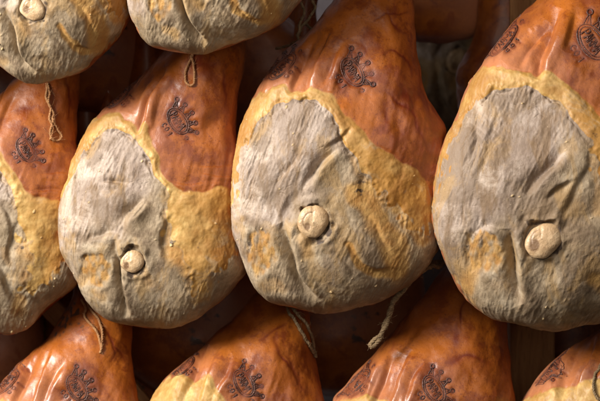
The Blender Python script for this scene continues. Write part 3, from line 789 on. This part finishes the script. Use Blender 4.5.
GR_T = 'hams in the row above, cut off by the top edge'; GR_M = 'hams in the middle row'; GR_L = 'hams in the row below, cut off by the bottom edge'
hams = {}
for key, f, lab, gr in (
  ('A', A_, 'whole cured ham in the centre, bone knob mid-face and crown brand above', GR_M),
  ('B', B_, 'cured ham with short twine loop on its rind, left of the centre ham', GR_M),
  ('C', C_, 'cured ham at left edge with long knotted twine on its rind', GR_M),
  ('D', Dm, 'largest cured ham, cut off by right edge, deep folds in its rind', GR_M),
  ('E', E_, 'grey underside of the top left corner ham with round bone knob', GR_T),
  ('F', F_, 'grey ham underside at the top edge, directly above the short twine loop', GR_T),
  ('G', G_, 'orange ham rind in the bottom left corner with mould-darkened upper edge', GR_L),
  ('H', H_, 'orange ham at bottom edge with paired twine ends and glossy crown brand', GR_L),
  ('I', I_, 'broad orange ham at bottom edge right of centre, dark horizontal vein', GR_L),
  ('J', J_, 'ham in the bottom right corner with pale fat edge and twine loop', GR_L)):
    h = Ham(f); h.build(lab, gr); hams[key] = h

# ------------------------------------------------------------------ hams of the dark row behind, plus unseen ones added to block light
def px2w(px, py, y):
    s = K * (D + y) / D
    return np.array([(px - FX) * s, y, (FY - py) * s])
proto_f = mapped(A_, 1, 1, 0, 0, 0, 0, y0=.0, seed=12)
proto_f = dict(proto_f); proto_f['brands'] = proto_f['brands'][:1]
hb = Ham(proto_f, res=.42, vis=(-20, 420))
proto = hb.build('dim ham hanging in shadow behind, its rind seen between the top left hams', 'hams in the shadowed row behind')
base0 = np.array(proto.location)
def kids(o): return [c for c in bpy.data.objects if c.parent == o]
proto_kids = kids(proto)
# (bottom point px, py, depth, turn about z, scale, label)
back = [
 (104, 112, .30, 190, .85, 'dim ham in shadow behind, between the top left corner ham and its neighbour'),
 (268, 250, .34, 170, .95, 'dim ham in shadow between the centre ham and the one left of it'),
 (441, 43, .28, 185, .72, 'dark ham in shadow, flat bottom in the gap right of centre ham neck'),
 (526, 170, .26, 200, .62, 'dark ham in shadow hanging close behind the left edge of the largest ham'),
 (452, 134, .62, 12, .95, 'distant blurred ham face with bone in the gap right of centre ham'),
 (84, 250, .55, 8, .9, 'distant blurred ham behind the gap right of the left edge ham rind'),
 (205, 400, .30, 175, .92, 'dark red ham in shadow behind the gap under the ham left of centre'),
 (352, 396, .32, 187, .9, 'dark red ham in shadow behind the gap under the centre ham'),
 (10, 200, .30, 183, .8, 'dark ham in shadow at the left edge under the top left corner ham'),
 (610, 420, .33, 181, .8, 'dark ham in shadow right of the wooden post in the bottom right'),
]
back += [
 (255, 150, .50, 178, .85, 'dark ham in shadow far behind, beside the twine at the top edge'),
 (-30, 420, .30, 176, .9, 'dark ham in shadow in the very bottom left corner behind the others'),
 (140, 440, .36, 181, .9, 'dark ham in shadow at the bottom edge between the two left bottom hams'),
 (-160, 330, .10, 4, 1, 'unseen ham added to block light just outside the left edge, middle row'),  # from here down: unseen hams added to keep light off the row behind
 (-130, 75, .0, 2, .95, 'unseen ham added to block light just outside the top left corner, upper row'),
 (-330, 330, .16, 6, 1, 'unseen ham added to block light far outside the left edge, middle row'),
 (-300, 80, .05, -4, .95, 'unseen ham added to block light far outside the top left corner, upper row'),
 (60, -190, -.05, 3, .9, 'unseen ham added to block light above the left part of the picture'),
 (-120, -185, -.03, 5, .9, 'unseen ham added to block light above and left of the picture'),
 (235, -200, -.08, -3, .9, 'unseen ham added to block light above the middle of the picture'),
 (405, -60, -.10, 3, .8, 'unseen ham added to block light just above the neck of the centre ham'),
]
for n_, (px, py, y, a, scl, lab) in enumerate(back):
    if n_ == 0: o = proto
    else:
        o = proto.copy(); COL.objects.link(o)
        for c in proto_kids:
            d = c.copy(); COL.objects.link(d); d.parent = o
    o.location = px2w(px, py, y); o.rotation_euler = (0, 0, math.radians(a)); o.scale = (scl,) * 3
    o['label'] = lab; o['group'] = 'hams in the shadowed row behind' if n_ < 13 else 'unseen hams added to block light'

# ------------------------------------------------------------------ twine
def catmull(P, n=14):
    P = np.asarray(P, float); Q = np.vstack([2 * P[0] - P[1], P, 2 * P[-1] - P[-2]]); out = []
    for i in range(1, len(Q) - 2):
        for t in np.linspace(0, 1, n, endpoint=False):
            out.append(.5 * ((2 * Q[i]) + (-Q[i - 1] + Q[i + 1]) * t + (2 * Q[i - 1] - 5 * Q[i] + 4 * Q[i + 1] - Q[i + 2]) * t**2 + (-Q[i - 1] + 3 * Q[i] - 3 * Q[i + 1] + Q[i + 2]) * t**3))
    out.append(Q[-2]); return np.array(out)
def rope_geo(P, rad, pitch=.009, plies=3, seed=0):
    P = catmull(P, 24)
    L = np.r_[0, np.cumsum(np.linalg.norm(P[1:] - P[:-1], axis=1))]
    n = int(L[-1] / .0006) + 8; t = np.linspace(0, L[-1], n)
    C = np.c_[np.interp(t, L, P[:, 0]), np.interp(t, L, P[:, 1]), np.interp(t, L, P[:, 2])]
    C += .18 * rad * np.c_[noise(t * 1e3, t * 0 + seed * 9, 9, 1), noise(t * 1e3, t * 0 + seed * 9, 9, 2), noise(t * 1e3, t * 0 + seed * 9, 9, 3)]
    T = np.gradient(C, axis=0); T /= np.linalg.norm(T, axis=1)[:, None]
    A = np.cross(T, [.2, -.9, .3]); A /= np.linalg.norm(A, axis=1)[:, None]; B = np.cross(T, A)
    parts = []
    for k in range(plies):
        a = t / pitch * 2 * np.pi + k * 2 * np.pi / plies + .6 * np.sin(t * 90 + seed)
        off = (np.cos(a)[:, None] * A + np.sin(a)[:, None] * B) * rad * .48
        parts.append(tube(C + off, rad * .56 * (1 + .1 * np.sin(t * 700 + k)), 7))
    r = np.random.RandomState(seed)
    for _ in range(int(L[-1] * 500)):            # stray fibres
        i = r.randint(0, n - 1); d = r.randn(3); d /= np.linalg.norm(d); l = r.uniform(.003, .008)
        q = C[i] + np.outer(np.linspace(0, 1, 5), d * l) + np.outer(np.linspace(0, 1, 5) ** 2, T[i] * l * r.uniform(-1, 1))
        parts.append(tube(q + d * rad * .5, .00013, 4))
    return merge(parts)
def twine(strands, label, mat, rad=.0016, seed=0, name='hanging_twine', group='twine hanging between the hams'):
    pr = [rope_geo(s_, rad, seed=seed + i) for i, s_ in enumerate(strands)]
    v, q = merge(pr)
    o = mesh_obj(name, v, q, mat, None, v.mean(0)); o.location = v.mean(0)
    return tag(o, label, 'twine', group)
def on(h, pts, lift=.0017):
    p, n = h.at([a[0] for a in pts], [a[1] for a in pts], lift); return p
def air(pts): return np.array([px2w(*p) for p in pts])
C, B, A, Dd, G, H, I, J = (hams[k] for k in 'CBADGHIJ')
twine([on(C, [(45, 70), (47, 88), (46, 98), (50, 108), (49, 118), (52, 128), (50, 140)]), on(C, [(46, 80), (49, 92), (48, 103), (53, 114), (52, 120), (57, 130), (61, 137), (57, 141), (51, 138), (50, 130), (53, 120)])],
      'long knotted twine lying on the rind of the left edge ham', MAT_CORD_PALE, .0014, 3)
twine([on(B, [(194, 44), (193, 56), (188, 66), (185.5, 76), (187, 84), (191, 86), (194, 83), (194.5, 74), (193, 64), (192, 56), (196, 44)])],
      'short closed twine loop on the rind of the ham left of centre', MAT_CORD_PALE, .0014, 5)
twine([air([(304, -14, .0), (301, 2, .0), (304, 12, .01), (300, 24, .02), (298, 36, .03), (299, 44, .04)]), air([(311, -12, .0), (312, 0, .0), (315, 8, .01), (309, 18, .02), (302, 26, .03), (298, 36, .04)]),
       air([(300, 26, .05), (306, 24, .05), (312, 30, .06)]), air([(299, 40, .06), (290, 45, .08), (276, 49, .1)])],
      'grey twine hanging beside the centre ham neck from the top edge', MAT_CORD, .0018, 7)
twine([on(G, [(82, 300), (86, 308), (85, 317), (92, 326), (98, 336), (101, 350)]), on(G, [(86, 300), (91, 310), (97, 318), (101, 328), (102, 342), (100, 353)])],
      'short twine ends hanging on the shank of the bottom left ham', MAT_CORD_PALE, .0015, 9)
twine([on(H, [(284, 300), (288, 312), (294, 322), (300, 332), (307, 344), (312, 354)], .0025), on(H, [(286, 300), (296, 314), (305, 324), (310, 335), (312, 345), (316, 358)], .002)],
      'pair of loose twine ends hanging beneath the lower left side of the centre ham', MAT_CORD, .0020, 11)
twine([air([(447, 255, .05), (440, 266, .03), (432, 266, .01), (424, 270, .0), (412, 278, -.005), (404, 290, -.005), (396, 299, 0), (389, 312, .0), (386, 326, .0), (378, 337, .0), (369, 345, .0)]),
       air([(445, 262, .05), (436, 262, .03), (425, 265, .01), (416, 274, .0), (407, 286, -.002), (394, 300, .0), (391, 312, .002), (384, 326, .002), (379, 340, .0), (370, 348, .0)])],
      'thick tan rope end hanging beneath the lower right side of the centre ham', MAT_CORD, .0028, 13)
twine([on(J, [(603, 360), (600, 368), (596, 374), (594, 384), (595, 394), (600, 400), (604, 396)])],
      'twine loop lying on the bottom right corner ham at the frame edge', MAT_CORD, .0018, 15)

# ------------------------------------------------------------------ rack post, slanted slat, wall
def board(name, x0, x1, z0, z1, y0, th, label, cat, tilt=0):
    nz = 40; nx = 10
    Zs = np.linspace(z0, z1, nz); Xs = np.linspace(x0, x1, nx)
    ring = [(x, y0) for x in Xs] + [(x, y0 + th) for x in Xs[::-1]]
    V = np.array([[x + .0015 * math.sin(z * 30 + x * 50), y + .0008 * math.sin(z * 55 + x * 90), z] for z in Zs for x, y in ring]); n = len(ring)
    c = V.mean(0)
    i = np.arange(nz - 1)[:, None] * n; j = np.arange(n)[None]; k = (j + 1) % n
    Q = np.stack([i + j, i + k, i + n + k, i + n + j], -1).reshape(-1, 4)
    e = []
    for b in (0, (nz - 1) * n):
        for c_ in range(nx - 1): e.append([b + c_, b + c_ + 1, b + n - 2 - c_, b + n - 1 - c_])
    o = mesh_obj(name, V, np.vstack([Q, e]), MAT_WOOD, None, c, smooth=False); o.location = c
    o.rotation_euler[1] = tilt
    md = o.modifiers.new('b', 'BEVEL'); md.width = .002; md.segments = 2; md.limit_method = 'ANGLE'
    return tag(o, label, cat)
a = px2w(509, 300, .20); b = px2w(556, 440, .20)
board('wooden_post', a[0], b[0], b[2] - .2, .62, .20, .04, 'upright reddish wooden rack post between the two bottom right hams', 'post')
a = px2w(30, 300, .22); b = px2w(52, 400, .22)
board('wooden_plank', a[0], b[0], b[2] - .1, .1, .24, .02, 'slanted dim wooden plank showing under the left edge ham', 'plank', -.75)
W = np.array([[-3, 1.1, -2], [3, 1.1, -2], [3, 1.1, 2.5], [-3, 1.1, 2.5], [-3, 1.2, -2], [3, 1.2, -2], [3, 1.2, 2.5], [-3, 1.2, 2.5]], float)
wall = mesh_obj('back_wall', W, [[0, 1, 2, 3], [5, 4, 7, 6], [1, 5, 6, 2], [4, 0, 3, 7], [3, 2, 6, 7], [4, 5, 1, 0]], MAT_WALL, smooth=False)
wall['kind'] = 'structure'

# ------------------------------------------------------------------ light
def area(loc, look, size, power, col, sy=None):
    l = bpy.data.lights.new('lamp', 'AREA'); l.energy = power; l.color = col; l.size = size
    if sy: l.shape = 'RECTANGLE'; l.size_y = sy
    o = bpy.data.objects.new('lamp', l); COL.objects.link(o); o.location = loc
    from mathutils import Vector
    o.rotation_euler = (Vector(look) - Vector(loc)).to_track_quat('-Z', 'Y').to_euler()
    return o
area((-1.7, -1.15, .90), (0, 0, .0), .8, 124, (1, .94, .86))            # key: high on the left
area((.1, -1.3, .45), (0.05, 0, 0), 1.3, 7, (1, .87, .76))               # weak frontal fill
w = bpy.data.worlds.new('World'); sc.world = w; w.use_nodes = True
w.node_tree.nodes['Background'].inputs[0].default_value = (.5, .36, .32, 1); w.node_tree.nodes['Background'].inputs[1].default_value = 0.02

# ------------------------------------------------------------------ camera
cd = bpy.data.cameras.new('camera'); cam = bpy.data.objects.new('camera', cd); COL.objects.link(cam)
cam.location = (0, -D, 0); cam.rotation_euler = (math.radians(90), 0, 0)
cd.sensor_width = 36; cd.lens = 36 * D / (600 * K); cd.clip_end = 50; cd.clip_start = .05
cd.dof.use_dof = True; cd.dof.focus_distance = D - .06; cd.dof.aperture_fstop = 6.5
sc.camera = cam
sc.view_settings.view_transform = 'Standard'; sc.view_settings.look = 'None'
sc.view_settings.exposure = .12; sc.view_settings.gamma = 1
